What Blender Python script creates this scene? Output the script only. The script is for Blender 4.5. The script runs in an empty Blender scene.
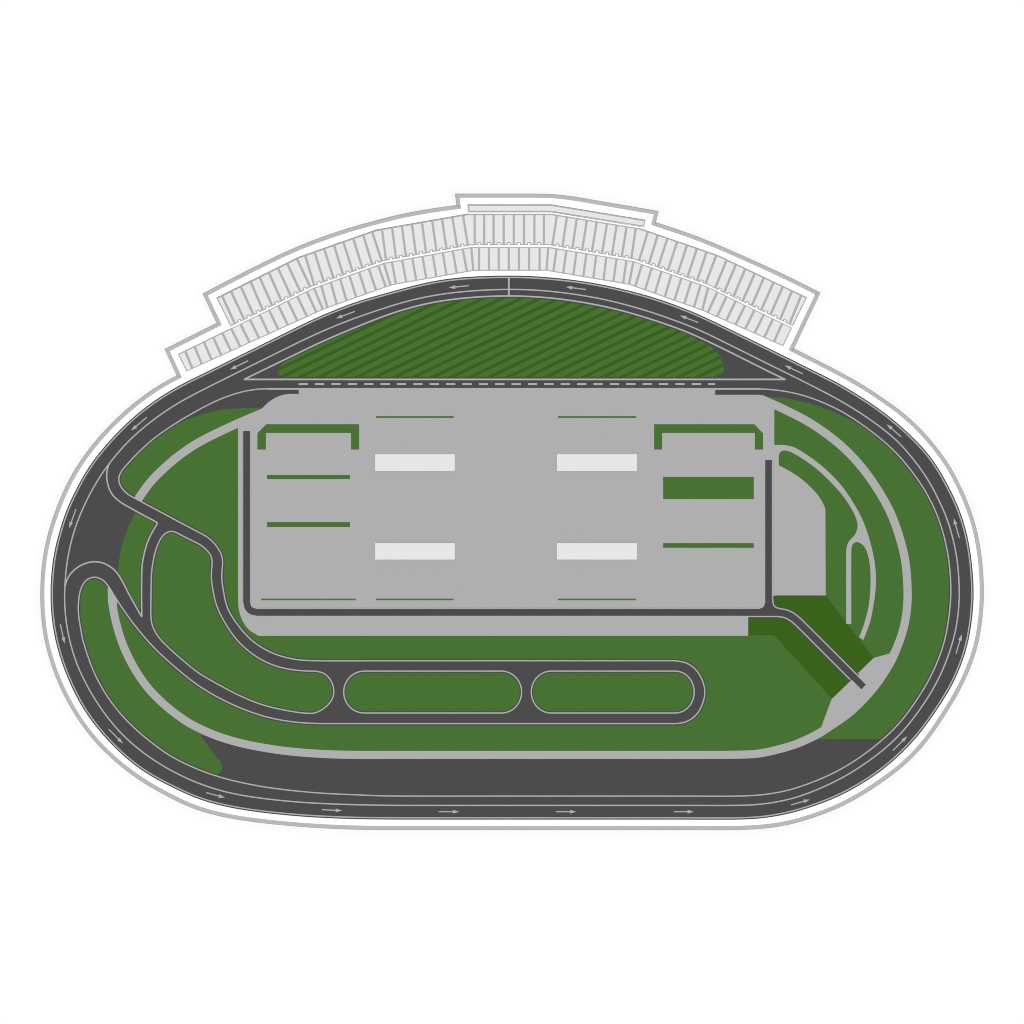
import bpy, math, random
import numpy as np
from mathutils import Vector
from mathutils.geometry import tessellate_polygon
random.seed(4)
SC = bpy.context.scene
COL = SC.collection
# ------------------------------------------------------------------ materials
ILL = (1.297, 1.294, 1.318)      # light reaching level ground (per channel), used to turn seen tones into base colours
def lin(v):
    v /= 255.0
    return v/12.92 if v <= 0.04045 else ((v+0.055)/1.055)**2.4
def base(rgb): return [min(0.93, lin(c)/k) for c, k in zip(rgb, ILL)]
MATS = {}
def mat(name, rgb, noise=0.012, scale=0.6, rough=0.95, raw=None, bump=0.0):
    m = bpy.data.materials.new(name); m.use_nodes = True
    nt = m.node_tree; b = nt.nodes['Principled BSDF']
    b.inputs['Roughness'].default_value = rough
    b.inputs['Specular IOR Level'].default_value = 0.0
    c = raw or base(rgb)
    tc = nt.nodes.new('ShaderNodeTexCoord'); nz = nt.nodes.new('ShaderNodeTexNoise')
    nz.inputs['Scale'].default_value = scale; nz.inputs['Detail'].default_value = 5
    nt.links.new(tc.outputs['Object'], nz.inputs['Vector'])
    mr = nt.nodes.new('ShaderNodeMapRange')
    mr.inputs['From Min'].default_value = .25; mr.inputs['From Max'].default_value = .75
    mr.inputs['To Min'].default_value = 1-noise*2; mr.inputs['To Max'].default_value = 1+noise*2
    nt.links.new(nz.outputs['Fac'], mr.inputs['Value'])
    vm = nt.nodes.new('ShaderNodeVectorMath'); vm.operation = 'SCALE'
    vm.inputs[0].default_value = c
    nt.links.new(mr.outputs['Result'], vm.inputs['Scale'])
    nt.links.new(vm.outputs['Vector'], b.inputs['Base Color'])
    if bump:
        bp = nt.nodes.new('ShaderNodeBump'); bp.inputs['Strength'].default_value = bump
        nt.links.new(nz.outputs['Fac'], bp.inputs['Height']); nt.links.new(bp.outputs['Normal'], b.inputs['Normal'])
    MATS[name] = m
    return m
asphalt = mat('asphalt', (76,76,76), .018, .5)
paint = mat('grey_line_paint', (176,176,176), .01)
concrete = mat('concrete', (175,175,175), .008, .3)
grass = mat('grass', (72,114,51), .02, .4)
darkgrass = mat('dark_grass', (58,98,27), .02, .4)
white = mat('white_paving', None, .0, .2, raw=[1.02/k for k in ILL])
wallm = mat('grey_wall_concrete', (184,185,187), .008)
coping = mat('dark_coping', (170,171,173), .008)
framem = mat('stand_concrete', (176,177,178), .008)
seatm = mat('seating', (230,230,232), .006, 1.2)
roofm = mat('pale_roof', (230,230,232), .006)
bwall = mat('building_wall', (190,190,192), .01)
doorm = mat('garage_door_metal', (120,122,125), .01)
# striped turf : mown light and dark bands
def striped():
    m = bpy.data.materials.new('striped_turf'); m.use_nodes = True
    nt = m.node_tree; N = nt.nodes; L = nt.links; b = N['Principled BSDF']
    b.inputs['Roughness'].default_value = .95; b.inputs['Specular IOR Level'].default_value = 0
    tc = N.new('ShaderNodeTexCoord'); sp = N.new('ShaderNodeSeparateXYZ'); L.new(tc.outputs['Object'], sp.inputs[0])
    def M(op, a, v):
        n = N.new('ShaderNodeMath'); n.operation = op
        for i, q in enumerate((a, v)):
            if q is None: continue
            if isinstance(q, (int, float)): n.inputs[i].default_value = q
            else: L.new(q, n.inputs[i])
        return n.outputs[0]
    yb = M('DIVIDE', M('SUBTRACT', sp.outputs['Y'], 135.2), 0.479)
    xb = M('SUBTRACT', sp.outputs['X'], yb)
    q = M('FRACT', M('ADD', M('DIVIDE', M('ADD', xb, 26.4), 18.92), 100.0), None)
    dark = M('LESS_THAN', q, .45)
    # slightly paler seam where two mown bands meet
    d1 = M('LESS_THAN', M('ABSOLUTE', M('SUBTRACT', q, .47), None), .02)
    d2 = M('GREATER_THAN', q, .96)
    seam = M('MAXIMUM', d1, d2)
    mx = N.new('ShaderNodeMix'); mx.data_type = 'RGBA'
    mx.inputs['A'].default_value = base((72,114,51))+[1]; mx.inputs['B'].default_value = base((58,98,27))+[1]
    L.new(dark, mx.inputs['Factor'])
    m2 = N.new('ShaderNodeMix'); m2.data_type = 'RGBA'; m2.inputs['B'].default_value = base((78,122,64))+[1]
    L.new(mx.outputs['Result'], m2.inputs['A']); L.new(seam, m2.inputs['Factor'])
    L.new(m2.outputs['Result'], b.inputs['Base Color'])
    return m
stripem = striped()

# ------------------------------------------------------------------ helpers
# plan coordinates: x to the east, y to the south, one unit = one metre, plan centre (512, 512)
def W(p, z=0.0): return (p[0]-512.0, 512.0-p[1], z)
def spl(pts, sigma=0.0, closed=False, step=1.5):
    P = np.array(pts, float); n = len(P)
    if closed: Q = np.vstack([P[-1], P, P[0], P[1]]); segs = n
    else: Q = np.vstack([2*P[0]-P[1], P, 2*P[-1]-P[-2]]); segs = n-1
    out = []
    for i in range(segs):
        p0, p1, p2, p3 = Q[i], Q[i+1], Q[i+2], Q[i+3]
        t0 = 0; t1 = t0+max(1e-3, np.linalg.norm(p1-p0))**.5; t2 = t1+max(1e-3, np.linalg.norm(p2-p1))**.5; t3 = t2+max(1e-3, np.linalg.norm(p3-p2))**.5
        k = max(2, int(np.linalg.norm(p2-p1)/step*2))
        for t in np.linspace(t1, t2, k, endpoint=False):
            a1 = (t1-t)/(t1-t0)*p0+(t-t0)/(t1-t0)*p1; a2 = (t2-t)/(t2-t1)*p1+(t-t1)/(t2-t1)*p2; a3 = (t3-t)/(t3-t2)*p2+(t-t2)/(t3-t2)*p3
            b1 = (t2-t)/(t2-t0)*a1+(t-t0)/(t2-t0)*a2; b2 = (t3-t)/(t3-t1)*a2+(t-t1)/(t3-t1)*a3
            out.append((t2-t)/(t2-t1)*b1+(t-t1)/(t2-t1)*b2)
    out.append(P[0] if closed else P[-1])
    O = np.array(out); d = np.r_[0, np.cumsum(np.linalg.norm(np.diff(O, axis=0), axis=1))]
    m = max(3, int(d[-1]/step)+1)
    u = np.linspace(0, d[-1], m)
    R = np.c_[np.interp(u, d, O[:, 0]), np.interp(u, d, O[:, 1])]
    if closed: R = R[:-1]
    if sigma > 0:
        h = d[-1]/(m-1); r = int(3*sigma/h)+1; r = min(r, len(R)-1)
        w = np.exp(-.5*(np.arange(-r, r+1)*h/sigma)**2); w /= w.sum()
        if closed: E = np.vstack([R[-r:], R, R[:r]])
        else: E = np.vstack([2*R[0]-R[r:0:-1], R, 2*R[-1]-R[-2:-r-2:-1]])
        R = np.c_[np.convolve(E[:, 0], w, 'valid'), np.convolve(E[:, 1], w, 'valid')]
    return [tuple(p) for p in R]
def normals(pts, closed):
    P = np.array(pts, float); n = len(P); out = []
    for i in range(n):
        a = P[i]-P[i-1] if (i > 0 or closed) else P[1]-P[0]
        b = P[(i+1) % n]-P[i] if (i < n-1 or closed) else a
        a = a/(np.linalg.norm(a)+1e-9); b = b/(np.linalg.norm(b)+1e-9)
        na = np.array([-a[1], a[0]]); nb = np.array([-b[1], b[0]])
        m = na+nb; l = np.linalg.norm(m); m = m/l if l > 1e-6 else na
        out.append(m/max(.35, m@na))
    return P, np.array(out)
def offset(pts, d, closed=False):
    P, Nn = normals(pts, closed); return [tuple(p) for p in P+Nn*d]
def link(name, verts, faces, m, parent=None):
    me = bpy.data.meshes.new(name); me.from_pydata(verts, [], faces); me.materials.append(m); me.update()
    o = bpy.data.objects.new(name, me); COL.objects.link(o)
    if parent: o.parent = parent; o.location = -Vector(parent.location) if parent.parent is None else (0, 0, 0)
    return o
def tag(o, label=None, cat=None, group=None, kind=None):
    for k, v in (('label', label), ('category', cat), ('group', group), ('kind', kind)):
        if v: o[k] = v
    return o
def empty(name, p, label, cat, group=None):
    o = bpy.data.objects.new(name, None); COL.objects.link(o); o.location = W(p); o.empty_display_size = 3
    return tag(o, label, cat, group)
class MB:
    def __init__(s): s.v = []; s.f = []
    def poly(s, pts, z):
        b = len(s.v); s.v += [W(p, z) for p in pts]
        V = [Vector(W(p, 0)) for p in pts]
        for t in tessellate_polygon([V]):
            a, c, d = (V[i] for i in t)
            cr = (c-a).cross(d-a).z
            if abs(cr) < 1e-9: continue
            s.f.append(tuple(b+i for i in (t if cr > 0 else t[::-1])))
        return s
    def slab(s, pts, z0, z1):
        s.poly(pts, z1); n = len(pts); b = len(s.v)
        s.v += [W(p, z0) for p in pts]+[W(p, z1) for p in pts]
        A = sum(pts[i][0]*pts[(i+1) % n][1]-pts[(i+1) % n][0]*pts[i][1] for i in range(n))
        for i in range(n):
            j = (i+1) % n; q = (b+i, b+j, b+n+j, b+n+i)
            s.f.append(q if A < 0 else q[::-1])
        return s
    def ribbon(s, pts, w, z, closed=False, h=None):
        P, Nn = normals(pts, closed); n = len(P); b = len(s.v)
        for p, q in zip(P, Nn): s.v += [W(p+q*w/2, z), W(p-q*w/2, z)]
        for i in range(n if closed else n-1):
            j = (i+1) % n; s.f.append((b+2*i, b+2*j, b+2*j+1, b+2*i+1))
        if h is not None:      # give it side faces going down to h
            c = len(s.v)
            for p, q in zip(P, Nn): s.v += [W(p+q*w/2, h), W(p-q*w/2, h)]
            for i in range(n if closed else n-1):
                j = (i+1) % n
                s.f.append((b+2*i, b+2*j, c+2*j, c+2*i)[::-1]); s.f.append((b+2*i+1, b+2*j+1, c+2*j+1, c+2*i+1))
            if not closed:
                s.f.append((b, b+1, c+1, c)); e = 2*(n-1); s.f.append((b+e, b+e+1, c+e+1, c+e)[::-1])
        return s
    def tiers(s, cols, rows, z_back, z_front, zbase, t0=0.0, t1=1.0, dz=0.0):
        # stepped rake: cols = [(back point, front point), ...] west to east
        C = [(np.array(a, float), np.array(b, float)) for a, b in cols]; n = len(C)
        zs = [z_back+(z_front-z_back)*k/max(1, rows-1)+dz for k in range(rows)]
        for k in range(rows):
            ta = max(k/rows, t0); tb = min((k+1)/rows, t1)
            A = [W(a+(b-a)*ta, zs[k]) for a, b in C]; B = [W(a+(b-a)*tb, zs[k]) for a, b in C]
            o = len(s.v); s.v += A+B
            for i in range(n-1): s.f.append((o+i, o+n+i, o+n+i+1, o+i+1))
            low = zs[k+1] if k+1 < rows else zbase
            o2 = len(s.v); s.v += [(p[0], p[1], low) for p in B]
            for i in range(n-1): s.f.append((o+n+i, o2+i, o2+i+1, o+n+i+1))
            if k == 0:
                o3 = len(s.v); s.v += [(p[0], p[1], zbase) for p in A]
                for i in range(n-1): s.f.append((o+i+1, o3+i+1, o3+i, o+i))
            for i, fl in ((0, False), (n-1, True)):
                q = len(s.v); s.v += [(A[i][0], A[i][1], zbase), (B[i][0], B[i][1], zbase)]
                f = (o+i, q, q+1, o+n+i); s.f.append(f[::-1] if fl else f)
        return s
    def build(s, name, m, parent=None): return link(name, s.v, s.f, m, parent)
def sheet(name, pts, z, m): return tag(MB().poly(pts, z).build(name, m), kind='structure')
def line(name, pts, w, z, closed=False, m=None):
    return tag(MB().ribbon(pts, w, z, closed).build(name, m or paint), kind='structure')

# ------------------------------------------------------------------ ground + asphalt oval
link('ground', [(-4000,-4000,-.06), (4000,-4000,-.06), (4000,4000,-.06), (-4000,4000,-.06)], [(0,1,2,3)], white)['kind'] = 'structure'
EDGE = [(510.5,275.5),(530,275.9),(550,277.3),(574.4,279.9),(598.8,283.8),(623.2,289.1),(650,296.2),(678,305.8),(700,314.8),(724.4,326.4),(748.8,338.4),(773.2,350.4),(790,358.7),(814.4,370.9),(838.8,383.2),(863.2,398),(885,412.9),(909.3,433.7),(923.9,448.5),(933.7,460.8),(943.7,477),(958.1,505.9),(965.9,529),(970.3,550),(972.9,573),(973.9,590),(973.7,602),(972.3,618),(968.9,640),(963.8,658),(954,682),(938.6,707.6),(926.9,724.4),(915,739.6),(900,755),(883,769.8),(858.6,786),(834.2,798.6),(800,810.9),(783,815.2),(758.6,818.9),(739,819.7),(690,819.7),(600,819.7),(500,819.7),(430,819.7),(385,819.6),(360,819.3),(333.2,818.5),(308.8,817.2),(284.4,815.2),(260,812.5),(248.1,810.9),(228.6,807.5),(209.1,802.8),(189.5,795.8),(170,786.3),(158.1,780.4),(138.6,768.4),(119.1,752),(99.5,731.3),(84.3,710.8),(74.4,693.2),(62.7,665.8),(55.1,640),(51.3,616),(50.2,594),(52.7,559.5),(56.9,540),(62.7,520),(67.1,507.9),(76.9,487.4),(90.5,464),(110,440.1),(124.6,425),(139.3,411.8),(158.8,397.6),(178.4,385.8),(193,378.4),(210,370.2),(224.4,362.9),(248.8,350.9),(273.2,338.8),(290,330.4),(309.5,320.8),(329.1,312.2),(348.6,304.4),(368.1,298),(390,292),(404.4,287.9),(428.8,281.9),(453.2,278),(480,276.1)]
edge = spl(EDGE, 10, True)
MB_e = sheet('asphalt_track', edge, 0.0, asphalt)
Z_LINE = .16
line('outer_track_line', offset(edge, 1.85, True), 1.25, Z_LINE, True)
L2 = [(510.5,289.3),(530,289.8),(550,291.2),(574.4,294.2),(598.8,298.3),(623.2,304),(650,311.8),(678,321.6),(700,330.3),(724.4,342.2),(748.8,354.3),(773.2,366.5),(790,374.7),(814.4,387),(838.8,399.8),(863.2,414.8),(882,428.2),(899.5,443),(919.1,466.6),(928.5,480.3),(938.6,499.5),(947.4,519.4),(953.2,539.6),(957.3,560),(959.4,588.8),(959.4,598.6),(957.1,623),(953.3,640),(946.4,661),(934.7,686.4),(919.1,710.6),(907.3,726.2),(896,738.6),(883,750.2),(858.6,768),(834.2,782),(800,796.3),(783,800.8),(758.6,804.6),(735,805.4),(690,805.4),(600,805.4),(500,805.4),(430,805.4),(385,805.3),(360,804.8),(333.2,804),(308.8,802.8),(284.4,800.9),(260,798.1),(248.1,796.4),(228.6,792.7),(209.1,787.2),(189.5,779.6),(170,770),(148.4,756.5),(128.8,740.9),(114,725.6),(98.8,705.4),(87.1,685.9),(76.4,663.2),(69.5,640),(66.1,622),(64.4,600),(65,583),(66.9,562.5),(71.5,540),(77.9,520),(88.6,496.2),(98.4,479),(105,468.8),(112.5,459.4),(124.6,445),(139.3,431.1),(158.8,415.7),(178.4,402.9),(193,394.8),(224.4,379),(248.8,366.9),(273.2,354.8),(290,346.5),(314.4,334.8),(338.8,324.3),(363.2,315.2),(380,309.5),(404.4,301.9),(428.8,296.3),(453.2,292.6),(480,290.3)]
l2 = spl(L2, 9, True)
line('lane_line', l2, 1.3, Z_LINE, True)
# front stretch inner line and pit lane line (a closed sliver outline)
L3 = [(244.2,379.3),(273.2,365.2),(290,357),(314.4,345.2),(338.8,334.3),(363.2,324.2),(385,315.8),(404.4,309.4),(428.8,303.2),(453.2,299.3),(480,296.8),(510.5,295.9),(530,296.5),(550,297.9),(574.4,301),(598.8,305.3),(623.2,311),(650,318.9),(682,330),(700,337.7),(724.4,349.3),(748.8,361.5),(773.2,373.7),(785.4,379.5)]
l3 = spl(L3, 6)
line('front_apron_line', l3, 1.5, Z_LINE)
line('pit_wall_line', [(244,379.4),(300,379.4),(500,379.4),(785.5,379.4)], 1.7, Z_LINE+.03)
# inner line, clockwise from the pit road to the chicane
INR = [(758,388.9),(770.3,389.3),(783,390.8),(800,394.4),(814.4,399),(838.8,409.8),(863.2,425.2),(881,438.8),(899.5,456.2),(919,481),(927,493.9),(935.9,511.6),(943.5,534),(948.4,557),(950.8,581),(951,594.7),(949.8,610.3),(944.9,640),(938.6,658.8),(928.8,680.4),(914.2,703.6),(899.5,723.2),(883,739.4),(858.6,758.3),(834.2,772.8),(814.6,781.4),(800,786.8),(783,791.6),(758.6,795.2),(737,796.1),(690,796.1),(600,796.1),(500,796.1),(420,796.1),(378,795.8),(360,794.9),(333.2,793.9),(308.8,792.2),(284.4,789.7),(260,786.3),(248.1,784),(228.6,779.6),(209.1,773.7),(189.5,765.8),(170,755.9),(153.2,743.9),(133.7,727.6),(117.1,709.9),(101.8,687.9),(90.2,663.4),(82.7,640),(78.6,615),(78.4,603),(81.2,587.9),(86.6,579.9),(94.5,577.1),(102.3,579.6),(108.1,585.9),(116.3,599),(129.3,618.1),(143.9,636.6),(158.6,652.3),(173.2,665.4),(190.4,679.8),(204.6,689.6),(219.3,698.1),(238.8,707.4),(258.4,714.6),(273,718.6),(290,721.5),(304,723),(323.8,723.6)]
i_arc = next(i for i, p in enumerate(INR) if p == (82.7,640))
innA = spl(INR[:i_arc+1], 8); b_arc = next(i for i, p in enumerate(INR) if p == (116.3,599)); innB = spl(INR[i_arc:b_arc+1], 1.5)+spl(INR[b_arc:], 6)[1:]
INNER = innA+innB[1:]
LOOP = [(323.8,723.6),(400,723.6),(500,723.6),(600,723.6),(665,723.6),(677.2,723.5),(687,721.4),(696.7,714.4),(703,702.5),(704.9,692.2),(703,682),(696.7,670.6),(687,663.2),(675.2,660.8),(665,660.7),(600,660.7),(500,660.7),(400,660.7),(312,660.6),(297.9,659.7),(283.2,656.7),(273,653.2),(262,647.6),(249.1,637.9),(234.6,620.5),(227,606.6),(223.6,592),(221.9,580),(221.8,573),(222.7,562),(221.9,556),(219.4,550.4),(213.8,542.8),(207.3,537.1),(194.6,530.1),(178.1,521.4),(158.6,510.9),(139.1,500.5),(127.3,493.8),(121.7,488),(118.9,482.2),(118.9,476.6),(122.1,470.2),(129.3,462),(139.1,451.7),(151.8,440.2),(158.8,434.7),(178.4,421.6),(193,413),(209,404.4),(224.4,397.5),(243.9,391.4),(258,389.2),(268.4,388.8),(300,388.8)]
LOOPL = spl(LOOP, 2.2)
fullin = INNER+LOOPL[1:]
line('infield_course_line', fullin, 1.25, Z_LINE)

# ------------------------------------------------------------------ grass infield
go = 1.95
gA = offset(innA, go); gB = offset(innB, go)
# clockwise path in plan (y down): positive offset lies to the right of travel = towards the infield
grass_pts = spl([(263.5,407.8),(252,407.8),(239,408.4),(226,409.5),(214.6,411.2),(200,414.9),(189,418.9),(178.4,423.6)])
Lrev = LOOPL[::-1]
seg = offset(Lrev, -go)
seg = [p for p in seg if p[1] < 505 and p[0] < 176 and p[1] > 424]
grass_pts += seg
grass_pts += [(135.3,506)]+spl([(135.3,513.7),(129,526),(123.6,539.5),(120.5,552),(117.9,570.5)])
start = [p for p in gB if p[0] < 104 and p[1] < 640][::-1]
grass_pts += start
back = [p for p in gA[::-1] if p[0] < 214 and p[1] > 640]
grass_pts += back
grass_pts += spl([(216.5,774.2),(220,772.6),(221.9,768),(220.2,762)])+[(199.6,734.7),(206.5,736),(260,748),(308,754),(347,755.5),(735,755.5),(790,745),(819,739),(881.8,739)]
east = [p for p in gA if p[0] > 767 and p[1] < 739][::-1]
east = [p for p in east if p[1] > 452]
grass_pts += east+spl([(892,450.6),(863.2,427.4),(838.8,414.2),(814.4,404.8),(800,401.1),(783,397.9),(766,396.9)])+[(764,402)]
# drop near duplicates
gp = [grass_pts[0]]
for p in grass_pts[1:]:
    if math.dist(p, gp[-1]) > .2: gp.append(p)
sheet('grass_infield', gp, .04, grass)
# front-stretch striped turf
top = [p for p in offset(l3, 2.0) if 290 < p[0] < 686]
st = spl([(284,376.8),(279.2,375),(277,371.5),(278.8,367.4),(285.2,361.6)])+top+spl([(690.3,336.2),(707.9,344.8),(717.3,353.2),(722.3,361.4),(723.9,369.6),(722,374),(715,376.8)])
sheet('striped_turf', st, .05, stripem)

# ------------------------------------------------------------------ concrete paths and paddock
RING1 = [(112,600.5),(116,622.5),(122.8,644.5),(132.5,665),(141.9,680),(150,690.4),(160,700.6),(170,709.5),(180,717),(190,723.6),(212.6,734.3),(230,740.2),(245,744.1),(260,747.1),(284.4,750.8),(308.8,753.1),(333,754.4),(360,754.9),(385,754.9),(430,754.9),(500,754.9),(600,754.9),(700,754.9),(735.8,754.7),(758.6,753.6),(783,748.2),(797.5,743.6),(815.8,735.4),(823,731.2)]
r1 = spl([(112.1,588)]+RING1, 4)
line('service_path', r1, 8.0, .08, m=concrete)
R2 = [(797.5,743.6),(815.8,735.4),(832.1,724.8),(844.5,716.7),(852,710.8),(874.4,686.4),(892,658),(900.2,640),(906.3,616),(907.8,594.7),(907.2,580),(905.2,559.1),(901,542),(894.6,522),(889.6,510.4),(880.3,493.5),(863.8,469.6),(845.7,449.6),(831.5,437.6),(814,425.2),(800,417),(790,412.2),(774.4,404.7),(760,398.4)]
line('service_path', spl(R2, 8), 8.2, .085, m=concrete)
line('service_path', spl([(262,413),(230,426.9),(196.7,443.6),(177.1,457.1),(163.5,468.8),(150.5,482),(138.4,498.6),(134,505)], 3), 8.3, .087, m=concrete)
sheet('path_end', [(134.6,497.9),(141.6,501.6),(143.6,498.2),(136.4,494.2)], .14, concrete)
sheet('path_end', [(107.9,585.6),(108.6,586.0),(116.3,599.4),(117.5,602),(116.6,606),(108.0,603),(107.7,594)], .14, concrete)
sheet('tunnel_apron', spl([(817,737),(835,726.6),(854,714),(877.9,688.8),(895.5,661.5),(903.5,642)])+[(895.5,640),(890.2,653.3),(873.6,658),(857.9,673.3),(849.7,681.7),(831.6,699.2),(820.6,728.9),(813,734)], .09, concrete)
sheet('dark_grass_bank', [(748.2,616.5),(774.5,616.5),(774.5,595.4),(825.7,595.4),(873.6,658),(832,698.9),(774,635.2),(748.2,635.2)], .07, darkgrass)
slab = [(298.8,388.0),(715.2,388.0),(715.2,394.8),(759.5,394.8),(766.8,397.2),(774.3,401),(774.3,618),(748.2,618),(748.2,635.8),(258.6,635.8)]
slab += spl([(258.6,635.8),(248.8,629.4),(242,619.6),(238.6,608),(238.1,600)])[1:]+[(238.1,428)]+[(263.5,407)]+spl([(263.5,407),(268.4,402.3),(278,396.5),(287.9,394.1),(298.8,393.9)])[1:]
sheet('paddock_concrete', slab, .10, concrete)
line('pit_road_edge', [(268,388.9),(299,388.9)], 1.8, .105, m=concrete)
line('pit_road_edge', [(715,388.9),(760,388.9)], 1.8, .105, m=concrete)
sheet('east_lot_concrete', [(774.2,455),(778.6,455.8)]+[(778.8,465.2)]+spl([(778.8,465.2),(793.4,473.4),(805.2,482.1),(816.9,493.9),(822.7,502.7),(825.4,509.1)])[1:]+[(825.7,595.4),(774.2,595.4)], .093, concrete)
p2 = [(774.2,444.9)]+spl([(784,444.9),(793.4,447),(805.2,453.7),(822.7,466.7),(840.3,484.2),(854.4,504.6),(863.8,522.8),(870.6,543.5),(875,565),(875.9,582.5),(874,602),(869.6,623.5),(863.4,639.9)], 1)+[(859.3,637.2)]
p2 += spl([(859.3,637.2),(864.8,621.6),(869,604),(870.6,582.5),(869.6,563),(866.7,551.3),(862.8,545),(857,542),(853,543.8),(851.5,548.3),(851.3,556),(851.3,623.9)], .6)+[(846.2,623.9)]
p2 += spl([(846.2,623.9),(846.2,560),(846.4,549),(848.6,542),(855,534.6),(857.5,527.3),(856.7,520.2),(852,509.7),(842.7,495.6),(828.6,480),(814.5,467.2),(795.8,454.6),(788.8,451.3),(784.1,450.4),(780.3,452),(778.7,456)], .6)+[(774.2,456)]
sheet('winding_path', p2, .096, concrete)

# ------------------------------------------------------------------ infield road course (asphalt on the grass) and its islands
b_out = 1.75
road = offset(fullin, -b_out)
s_i = min(range(len(road)), key=lambda i: math.dist(road[i], (102.5,577.5)))
# the course ribbons: outer outline of the course from the hairpin, round the loop, to the north-west hairpin
rd = [p for p in (offset(INNER, go)+offset(LOOPL, go)[1:])]
a = min(range(len(rd)), key=lambda i: math.dist(rd[i], (101,581)))
b = min(range(len(rd)), key=lambda i: math.dist(rd[i], (121,489.5)))
course = rd[a:b+1]+[(118,500),(131,511.5)]+[(157,524.2),(157.5,524.6)]
inner_nook = [(157,522.3)]
course_pts = course+spl([(158.6,525.0),(149,543.5),(143.9,562.7),(143,582),(143,618)])
# nook between the two lanes stays green: draw the whole course, then lay the nook and islands on top
course_all = rd[a:b+1]+[(116,500),(100,540),(96,560)]
sheet('infield_road', course_all, .12, asphalt)
def island(name, ctr, inset, z=.13, sig=1.8, m=grass):
    c = spl(ctr, sig, True)
    A = sum(c[i][0]*c[(i+1) % len(c)][1]-c[(i+1) % len(c)][0]*c[i][1] for i in range(len(c)))
    d = inset if A > 0 else -inset
    sheet(name, offset(c, d, True), z, m); line('island_line', c, 1.25, Z_LINE, True)
island('grass_island', [(170.6,531.2),(165,533.6),(160.2,539.5),(155,552.7),(151.6,572.3),(151.1,590),(151.1,619),(152.4,625.6),(158.2,636.6),(173.2,651.9),(183,660.4),(197,671.8),(204.6,676.6),(219.3,685),(238.8,695.2),(258.4,703.4),(273,707.6),(290,711.1),(300,712.6),(313,713.3),(318,711.8),(325.5,707.2),(331.4,700.5),(333.9,692.4),(331.9,682.5),(325,674),(316,671.2),(308,671.1),(293,669.8),(278.4,666.8),(263.7,660.9),(249,651.3),(236.2,639),(222.7,618.8),(216,603.7),(212.9,590),(211.3,577),(212.1,563),(212,559.4),(210.1,554.3),(205.4,548.8),(199.5,544.4),(190,539.6),(180,534.5),(175.5,532.1)], 1.85)
def stadium(xl, xls, xrs, xr, y0, y1):
    cy, ry = (y0+y1)/2, (y1-y0)/2; P = []
    for t in range(-90, 91, 5): P.append((xrs+(xr-xrs)*math.cos(math.radians(t)), cy+ry*math.sin(math.radians(t))))
    for t in range(90, 271, 5): P.append((xls+(xls-xl)*math.cos(math.radians(t)), cy+ry*math.sin(math.radians(t))))
    return P
for c in (stadium(343.7, 364.2, 501.4, 521.6, 671.1, 713.0), stadium(531.3, 551.2, 675.2, 694.2, 671.1, 713.0)):
    sheet('grass_island', offset(c, 1.85, True), .13, grass); line('island_line', c, 1.25, Z_LINE, True)
# the green nook and the asphalt run-off west of it
nk_l = spl([(119.8,577.1),(127.7,593.5),(141.3,616.8)]); nk_r = spl([(141.8,616.9),(141.6,582),(142.5,562.5),(148,541),(157.6,522.8)], .8)
lane_in = spl([(65.3,586),(66.1,582),(71,573.2),(80.8,565.4),(92.5,561.8),(102.3,562.8),(112,568),(117.5,573.6),(121.6,580),(129.3,594.8),(141.7,616.9)], 1.2)
lane_up = spl([(109.2,463.4),(107.2,470),(106.7,476),(108.1,485.6),(112.2,494.4),(119.5,501.4),(129.3,507.4),(143,514.9),(157.6,522.8)], 1.2)
line('branch_line', lane_in, 1.4, Z_LINE+.02); line('branch_line', lane_up, 1.4, Z_LINE+.025)
line('branch_line', nk_r, 1.4, Z_LINE+.03)
nook = [p for p in offset(lane_up, 1.5) if p[0] > 134.5]
# find the side that faces the nook
def near(ps, q): return min(math.dist(p, q) for p in ps)
def toward(ps, d, q): a1, a2 = offset(ps, d), offset(ps, -d); return a1 if near(a1, q) < near(a2, q) else a2
C0 = (134, 560)
up = [p for p in toward(lane_up, 1.5, C0) if p[0] > 134.8 and p[0] < 154.5]
rt = [p for p in toward(nk_r[::-1], 1.5, C0) if 526 < p[1] < 610.5]
lo = [p for p in toward(lane_in[::-1], 1.5, C0) if p[0] > 117.6 and p[0] < 138.4]
nookp = up+rt+lo+spl([(117.8,571.2),(120.5,552),(123.6,539.5),(129,526),(134.8,513.6)])
sheet('grass_nook', nookp, .13, grass)
# road around the paddock and the tunnel
tun = [(243.2,431.0),(250,431.0),(250,602)]+spl([(250,602),(251.6,606.8),(256.6,608.9)])[1:]+[(759,608.9)]+spl([(759,608.9),(763.3,607),(765.2,602.5)])[1:]+[(765.2,460),(771.9,460),(771.9,602)]+spl([(771.9,602),(773.8,607.4),(779,609.2),(786,610.6),(793,614),(800.3,619.8)])[1:]+[(865.9,684.6),(861.4,689.4),(797.4,625.7)]+spl([(797.4,625.7),(790.5,619.8),(784,616.8),(777.5,615.8)])[1:]+[(256.6,615.8)]+spl([(256.6,615.8),(249.5,613.8),(245,609),(243.2,602)])[1:]
ne_l = [(772.6,596)]+spl([(772.6,600),(774.2,606),(779,608.4),(786.5,609.8),(794,613.3),(800.9,618.8)], .5)+[(858.4,676.2)]
sw_l = [(748.2,616.5),(774,616.5)]+spl([(777.4,616.5),(783.8,617.5),(790,620.5),(797,626.3)], .5)+[(850.2,679.6)]
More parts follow.
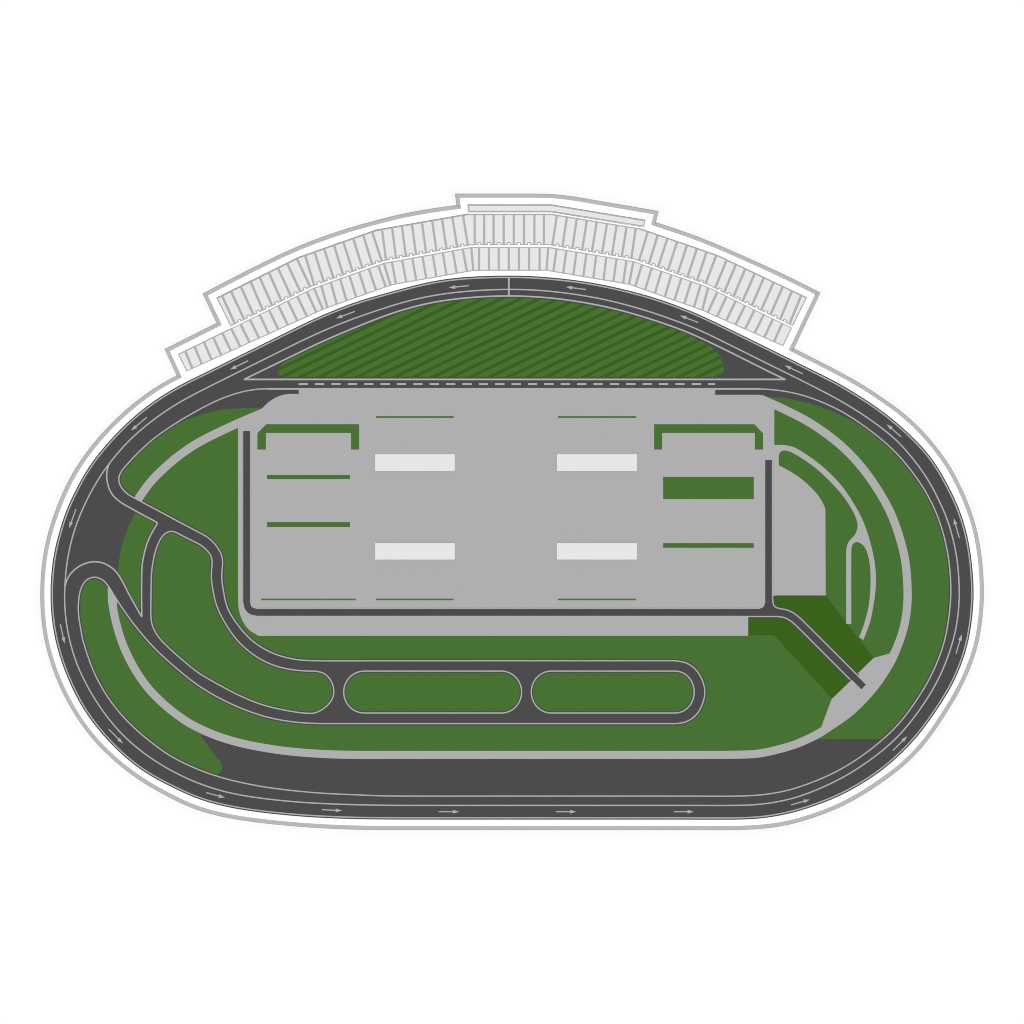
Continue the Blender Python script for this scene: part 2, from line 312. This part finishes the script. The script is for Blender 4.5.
line('tunnel_road_shoulder', [(773.1,596)]+ne_l[1:], 3.3, .125, m=asphalt)
line('tunnel_road_shoulder', sw_l, 3.3, .125, m=asphalt)
line('tunnel_road_line', ne_l, 1.2, Z_LINE); line('tunnel_road_line', sw_l, 1.2, Z_LINE)
sheet('paddock_road', tun, .17, asphalt)
kerb = mat('kerb_joint', (163,163,163), .01)
line('kerb_joint', [(773.4,461),(773.4,594.5)], .6, Z_LINE, m=kerb)
line('kerb_joint', [(257.5,607.5),(759,607.5)], .6, Z_LINE, m=kerb)
line('kerb_joint', [(251.7,432),(251.7,602)], .5, Z_LINE, m=kerb)
line('kerb_joint', [(242.6,432),(242.6,602)], .5, Z_LINE, m=kerb)

# ------------------------------------------------------------------ start line, dashes, arrows
line('start_finish_line', [(508.8,277.6),(508.8,296.4)], 1.8, Z_LINE+.02)
ordn = ['first','second','third','fourth','fifth','sixth','seventh','eighth','ninth','tenth','eleventh','twelfth','thirteenth','fourteenth','fifteenth','sixteenth','seventeenth','eighteenth','nineteenth','twentieth','twenty-first','twenty-second','twenty-third','twenty-fourth','twenty-fifth','twenty-sixth']
for k in range(26):
    x = 298.6+16.38*k; x2 = min(x+9.3, 715.0)
    o = MB().poly([(x,383.1),(x2,383.1),(x2,385.0),(x,385.0)], Z_LINE).build('lane_dash', paint)
    lb = f'grey dash on the pit road, {ordn[k]} from the left end of the row'
    if k == 25: lb = 'last and shortest grey dash at the right end of the pit road row'
    tag(o, lb, 'road marking', 'grey dashes along the pit road')
ARR = [((230.1,369.5),(248.2,360.7),"beside the grandstand's left end, above the left tip of the pit road triangle"),
 ((336,318.4),(355,311.4),'above the left half of the striped turf'),
 ((448.8,287.7),(468.9,285.6),'just left of the start-finish line'),
 ((565.8,286.9),(586,289.5),'just right of the start-finish line'),
 ((680,315.5),(698.3,322.6),'above the right half of the striped turf'),
 ((784.8,365.4),(802.9,373.8),'beside the right tip of the pit road triangle'),
 ((886.7,424.2),(901,436.7),'in the upper right turn, pointing up-left'),
 ((953.7,518.2),(959.3,537.9),'upper of the two on the right side, pointing up'),
 ((961.8,634.2),(956,653.7),'lower of the two on the right side, pointing up'),
 ((907.2,736.3),(892.9,750.6),'in the lower right turn, pointing up-right'),
 ((809.9,799.6),(791,804.9),'where the bottom straight begins to bend up at its right end'),
 ((693.9,811.7),(673.9,811.7),'on the bottom straight, below the right end of the infield loop'),
 ((576.2,811.7),(555.9,811.7),'on the bottom straight, below the right long grass island'),
 ((459.2,811.7),(438.7,811.7),'on the bottom straight, below the left long grass island'),
 ((342,810.6),(321.8,809.6),'leftmost of those on the bottom straight, right of the grass tip'),
 ((225,797.6),(206.1,792.6),'below the rounded tip of the lower left grass'),
 ((122.9,743.5),(108.8,729.3),'in the lower left turn, pointing down-right'),
 ((64.6,643.6),(60.3,624),'on the left side, below the hairpin junction'),
 ((69.1,528.1),(75.9,509.2),'on the left side, beside the wide asphalt run-off'),
 ((131,430.5),(146.6,417.4),'in the upper left turn, pointing down-left')]
for tip, tail, txt in ARR:
    t = np.array(tip); q = np.array(tail); d = t-q; L = np.linalg.norm(d); d /= L; n = np.array([-d[1], d[0]])
    m = np.array(tip)-d*6.2; s = .55
    pts = [q+n*s, m+n*s, m-d*.2+n*1.9, t, m-d*.2-n*1.9, m-n*s, q-n*s]
    o = MB().poly([tuple(p) for p in pts], Z_LINE+.01).build('direction_arrow', paint)
    tag(o, f'grey arrow {txt}', 'arrow', 'grey direction arrows painted round the oval')

# ------------------------------------------------------------------ grass strips in the paddock
def strip(pts, label, group=None):
    o = MB().slab(pts, .05, .28).build('grass_strip', grass); tag(o, label, 'grass strip', group)
def rect(x0, y0, x1, y1): return [(x0,y0),(x1,y0),(x1,y1),(x0,y1)]
strip([(257.4,433),(266.4,424.2),(359.2,424.2),(359.2,449.6),(351,449.6),(351,433),(265.9,433),(265.9,449.6),(257.4,449.6)], 'green bracket shaped grass strip at the west side of the paddock', 'bracket grass strips')
strip([(654.1,424.2),(754.3,424.2),(763.1,433.4),(763.1,449.6),(754.9,449.6),(754.9,433),(662.1,433),(662.1,449.6),(654.1,449.6)], 'green bracket shaped grass strip at the east side of the paddock', 'bracket grass strips')
strip(rect(663.1,476.9,753.8,499.1), 'broad green grass rectangle below the east bracket strip')
strip(rect(267,475,350,479.1), 'green grass strip below the west bracket, upper of the two equal ones', 'straight grass strips')
strip(rect(267,522.1,350,527), 'green grass strip below the west bracket, lower of the two equal ones', 'straight grass strips')
strip(rect(663.1,543.1,753.8,547.8), 'green grass strip under the broad grass rectangle in the east paddock', 'straight grass strips')
strip(rect(261.1,598.6,355.8,600.3), 'hair-thin green strip beside the bottom left corner of the paddock road', 'hair-thin grass strips')
strip(rect(376,416.1,453.7,417.9), 'hair-thin green strip above the upper left white garage', 'hair-thin grass strips')
strip(rect(558,416.1,635.9,417.9), 'hair-thin green strip above the upper right white garage', 'hair-thin grass strips')
strip(rect(376,598.6,453.7,600.3), 'hair-thin green strip below the lower left white garage', 'hair-thin grass strips')
strip(rect(558,598.6,635.9,600.3), 'hair-thin green strip below the lower right white garage', 'hair-thin grass strips')

# ------------------------------------------------------------------ garages
def garage(x0, y0, x1, y1, label):
    r = empty('garage_building', ((x0+x1)/2, (y0+y1)/2), label, 'garage', 'white garages in the paddock')
    w = .35
    MB().slab(rect(x0+w, y0+w, x1-w, y1-w), .1, 4.2).build('wall', bwall, r)
    rr = []
    for cx, cy, a0 in ((x1-.6,y0+.6,-90),(x1-.6,y1-.6,0),(x0+.2,y1-.2,90),(x0+.2,y0+.2,180)):
        rad = .6 if cx > x0+1 else .2
        rr += [(cx+rad*math.cos(math.radians(a0+t)), cy+rad*math.sin(math.radians(a0+t))) for t in (0,30,60,90)]
    MB().slab(rr, 4.203, 4.7).build('roof', roofm, r)
    for k in range(8):
        dx = x0+2.5+k*(x1-x0-5)/8
        MB().slab(rect(dx+.8, y1-w, dx+8.4, y1-w+.12), .12, 3.4).build('garage_door', doorm, r)
garage(375.1,454.1,454.7,470.9,'long flat white garage in the upper left of the four in the paddock')
garage(556.9,454.1,636.9,470.9,'long flat white garage in the upper right of the four in the paddock')
garage(375.1,543.0,454.7,559.5,'long flat white garage in the lower left of the four in the paddock')
garage(556.9,543.0,636.9,559.5,'long flat white garage in the lower right of the four in the paddock')

# ------------------------------------------------------------------ grandstands
def poly_y(P):
    X = [p[0] for p in P]; Y = [p[1] for p in P]
    return lambda x: (x, float(np.interp(x, X, Y)))
UT = [(217.1,298.3),(299,257.7),(376.1,230.5),(468.3,214.4),(551.3,214.4),(639.6,228.8),(717.4,255.7),(806.4,297.8)]
UB = [(230.8,326.0),(312.3,285.9),(383,260.7),(470.7,244.7),(549.4,244.7),(633.8,258.9),(706.6,284),(792.7,325.7)]
LT = [(178.6,354.4),(313.1,288.4),(383.9,263.3),(471.7,247.4),(548.6,247.4),(632.8,261.3),(706.6,286.6),(791.6,327.9)]
LB = [(186.6,371),(324,308.9),(391.8,284.8),(473.7,270.4),(546.9,270.4),(629,284.3),(701.8,310),(783,345.7)]
UD = [(222,235),(231,244.2),(240.8,253.5),(250.6,262.9),(259.7,272.2),(269,281.5),(278,291),(287.2,300.4),(296.9,310.2),(305.2,314.3),(314.6,323.9),(324.2,333.6),(334,343.2),(343.4,352.7),(353.2,362.5),(363.2,372.2),(372.2,381.8),
 (382,386.1),(392.1,396),(401.9,406),(411.9,416.1),(422,426.1),(432.2,436.4),(442,446.6),(452.3,457.2),(463,467.9),(474.6,474.8),(484.2,484.2),(493.6,493.6),(503.7,503.7),(513.8,513.8),(524,524),(534.4,534.4),(543.9,543.9),
 (556.9,552.3),(567,562.4),(576.8,572.3),(586.9,582.1),(596.7,591.9),(607,602),(616.6,611.9),(626.6,621.7),(635.8,631.3),(647.9,639),(657.8,648.8),(667.4,658),(677.2,667.7),(687,677.6),(696.9,687.4),(706.6,697),(716.3,705.6),(726.6,715.2),(735.9,724.1),(745.3,733.3),(754.8,742.5),(763.9,751.7),(773.6,761),(782.8,770.4),(792,780),(801.2,789.4)]
LD = [(185.2,192.4),(194.5,201.9),(203.9,211.6),(213.3,221.4),(222.3,231),(231.2,240.3),(240.5,249.6),(249.9,259.1),(259.6,268.8),(269,278.4),(278.3,287.9),(287.7,297.4),(297.3,307),(306.8,316.4),(313.9,322.9),(321.3,327.4),(330.7,336.9),(340.1,346.6),(349.4,356.3),(359.1,366.1),(368.8,376.1),(378.1,385.8),(383.9,390.5),(391.9,396),(402.1,406.3),(412.3,416.3),(422.4,426.3),(432.7,436.4),(442.8,446.5),(452.7,456.8),(462.7,467),(471.3,473.3),(479.1,479.1),(489,489),(498.7,498.7),(508.8,508.8),(518.9,518.9),(529.1,529.1),(539.6,539.6),(548.2,546.5),
 (556.6,553.4),(566.4,563.2),(576.5,573.3),(586.4,583.3),(596.2,593.3),(606.4,603.5),(616.6,613.4),(626.5,623.1),(633.4,629),(642,635.2),(651.9,645),(661.6,654.8),(671.4,664.8),(681.4,674.4),(691.3,684.2),(700.8,693.9),(708.2,702.2),(717.4,707.8),(726.6,717),(735.8,726.2),(745.1,735.5),(754.5,745.1),(763.9,754.6),(773,764.3),(782.2,774)]
def tier(root, T, B, D, rows, zb, zf, hw, notch, end_trim=.7):
    ft, fb = poly_y(T), poly_y(B); bends = list(zip(T[1:-1], B[1:-1]))
    allx = [(T[0][0], B[0][0])]+D+[(T[-1][0], B[-1][0])]
    # frame below everything, half a metre proud of the seating on all sides
    cols = [(ft(a), fb(b)) for a, b in ((T[0][0], B[0][0]),)]+bends+[(T[-1], B[-1])]
    ex = []
    for i, (a, b) in enumerate(cols):
        a = np.array(a); b = np.array(b); d = (b-a)/np.linalg.norm(b-a)
        s = 0
        if i == 0: s = -.5
        if i == len(cols)-1: s = .5
        nn = np.array([-d[1], d[0]]);  nn = nn if nn[0] > 0 else -nn
        ex.append((a-d*.5+nn*s, b+d*.5+nn*s))
    MB().tiers(ex, rows, zb, zf, 0.0, dz=-.45).build('stand_frame', framem, root)
    dep = math.dist(T[3], B[3]); tin = .72/dep
    for i in range(len(allx)-1):
        (a0, b0), (a1, b1) = allx[i], allx[i+1]
        l = hw if i > 0 else end_trim; r = hw if i < len(allx)-2 else end_trim
        k = .93
        cs = [(ft(a0+l*k), fb(b0+l*k))]
        bend = [c for c in bends if (a0+l < c[0][0] < a1-r) and (b0+l < c[1][0] < b1-r)]
        cs += bend+[(ft(a1-r*k), fb(b1-r*k))]
        MB().tiers(cs, rows, zb, zf, 0.0, t0=tin, t1=1-tin, dz=0).build('seating_section', seatm, root)
        if notch and 0 < i < len(allx)-2 and not [c for c in bends if a0 < c[0][0] < a1 or b0 < c[1][0] < b1]:
            m = (b0+b1)/2; ma = (a0+a1)/2
            p = np.array(fb(m)); u = np.array(fb(m+1))-np.array(fb(m-1)); u /= np.linalg.norm(u); v = np.array([u[1], -u[0]])  # v points to the back
            def q(x, y): return tuple(p+u*x+v*y)
            e = MB().slab([q(-2,-.3), q(2,-.3), q(2,2.5), q(-2,2.5)], 0.05, zf+1.35).build('entrance', framem, root)
            MB().slab([q(-.9,-.75), q(.9,-.75), q(.9,1.55), q(-.9,1.55)], 0.05, zf+1.42).build('doorway', white, e)
    for i, (a, b) in enumerate(D):
        k = .9*hw
        MB().tiers([(ft(a-k), fb(b-k)), (ft(a+k), fb(b+k))], rows, zb, zf, 0.0, t0=tin*.4, t1=1-tin*.4, dz=-.12).build('aisle', framem, root)
up_r = empty('upper_grandstand', (511, 240), 'long curved upper grandstand tier of deep pale seating sections behind the walkway', 'grandstand', 'curved grandstand tiers')
tier(up_r, UT, UB, UD, 14, 8.6, 3.6, 1.22, True)
lo_r = empty('lower_grandstand', (511, 260), 'long curved lower grandstand tier of shorter pale seating sections beside the track', 'grandstand', 'curved grandstand tiers')
tier(lo_r, LT, LB, LD, 11, 3.2, 1.0, 1.22, False)
gap = [tuple((np.array(a)+np.array(b))/2) for a, b in zip(UB, [(232.2,328.1)]+LT[1:])]
gap = [(x, y+.0) for x, y in gap]
MB().ribbon(gap, 1.7, 4.6, h=.05).build('walkway', white, up_r)
MB().ribbon([(468.3,213.0),(551.3,213.0),(643.6,228.2)], 1.5, 8.3, h=.05).build('walkway', white, up_r)  # raised white deck added so the gap by the press box isn't dimmed
# press box behind the top row
pb = empty('press_box', (556, 210), 'long narrow pale press box running along the back of the upper grandstand', 'press box')
po = [(467.6,204.8),(551.8,204.8),(645.6,220.2),(644.2,226.8),(551.2,211.9),(468.6,211.9)]
MB().slab(po, 0, 9.2).build('wall', framem, pb)
pi = [(469.0,206.0),(551.7,206.0),(644.2,221.2),(643.3,225.5),(551.3,210.7),(469.7,210.7)]
MB().slab(pi, 9.0, 9.5).build('roof', seatm, pb)

# ------------------------------------------------------------------ perimeter wall
w1 = [(457.3,195.8),(535,195.8)]+spl([(535,195.8),(549,196.1),(568.4,197.9),(597.7,202.7)])[1:]+[(656.3,212.8),(653.6,223.5)]
w2 = spl([(653.6,223.5),(698.8,239.2),(747.7,260),(790,279.6),(817.9,293.6)], 4)
w3 = spl([(791.4,349.4),(819.3,363.5),(848.6,378.9),(868.1,390.4),(882.9,400.6),(899.5,412.2),(919.1,430),(934.7,447.9),(948.4,467),(956,481),(965.9,502.5),(972.8,522),(977.7,543),(980.7,565),(982,588),(982,598),(980.9,614),(977.2,640),(970.8,661.5),(961.1,684),(948.4,706.4),(938.6,721.6),(926.4,739.2),(915,752.4),(900,766.7),(883,779.4),(858.6,795.4),(834.2,807.9),(800,820),(783,824.1),(758.6,827.2),(735,828.1),(690,828.1),(600,828.1),(500,828.1),(430,828.1),(385,828.1),(360,827.8),(333.2,826.9),(308.8,825.5),(284.4,823.5),(270,822),(248.1,819.4),(228.6,816.2),(209.1,811.7),(189.5,805.2),(170,795.6),(158.1,789.4),(138.6,777.4),(119.1,762.5),(99.5,744.1),(83.2,724),(72.5,707.2),(59.8,682.2),(50.5,656),(46.3,640),(43.3,618),(42.2,594),(43.9,565),(48.3,540),(54.2,520),(61.3,501.1),(71.5,479.2),(83.2,460.2),(98.4,440.5),(110,427.8),(129.5,409.4),(149.1,394.2),(163.7,384.7),(179.3,376.5)], 9)
w4 = [(167.2,350.2),(219.2,324),(205.2,294.6)]
w5 = spl([(205.2,294.6),(260,266.4),(299,248.2),(340,233),(369.3,224.4),(400,216.6),(430,211),(458.8,206.9)], 4)
wl = w1+w2[1:]+w3+w4+w5[1:]
MBw = MB().ribbon(wl, 4.1, 2.6, True, h=0.0)
pw = empty('perimeter_wall', (512, 828), 'broad grey outer wall looping round the whole oval and the grandstands', 'wall')
MBw.build('wall_body', wallm, pw)
MB().ribbon(offset(wl, -1.72, True), .7, 2.72, True, h=2.0).build('coping', coping, pw)

# soft shadow of the wall, painted as off-white ground strips just outside it
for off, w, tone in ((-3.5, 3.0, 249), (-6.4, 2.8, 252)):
    shadem = mat('painted_wall_shade', (tone, tone, tone), .0)
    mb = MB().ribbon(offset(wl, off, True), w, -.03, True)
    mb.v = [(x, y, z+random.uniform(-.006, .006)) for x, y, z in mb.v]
    tag(mb.build('painted_wall_shade', shadem), kind='structure')

# ------------------------------------------------------------------ light, sky, camera
world = bpy.data.worlds.new('World'); SC.world = world; world.use_nodes = True
nt = world.node_tree; bg = nt.nodes['Background']
sky = nt.nodes.new('ShaderNodeTexSky'); sky.sky_type = 'NISHITA'; sky.sun_disc = False
EL, AZ = 87.0, 150.0
sky.sun_elevation = math.radians(EL); sky.sun_rotation = math.radians(AZ)
nt.links.new(sky.outputs['Color'], bg.inputs['Color']); bg.inputs['Strength'].default_value = .05
sd = bpy.data.lights.new('Sun', 'SUN'); sd.energy = 3.7; sd.angle = math.radians(.5); sd.color = (1, .97, .93)
so = bpy.data.objects.new('Sun', sd); COL.objects.link(so)
dirv = Vector((math.sin(math.radians(AZ))*math.cos(math.radians(EL)), math.cos(math.radians(AZ))*math.cos(math.radians(EL)), math.sin(math.radians(EL))))
so.rotation_euler = dirv.to_track_quat('Z', 'Y').to_euler(); so.location = dirv*500
cd = bpy.data.cameras.new('Camera'); cam = bpy.data.objects.new('Camera', cd); COL.objects.link(cam)
cd.type = 'ORTHO'; cd.ortho_scale = 1024.0; cam.location = (0, 0, 300); cd.clip_start = 1; cd.clip_end = 6000
SC.camera = cam
SC.view_settings.view_transform = 'Standard'; SC.view_settings.look = 'None'; SC.view_settings.exposure = 0
SC.cycles.filter_width = 1.0
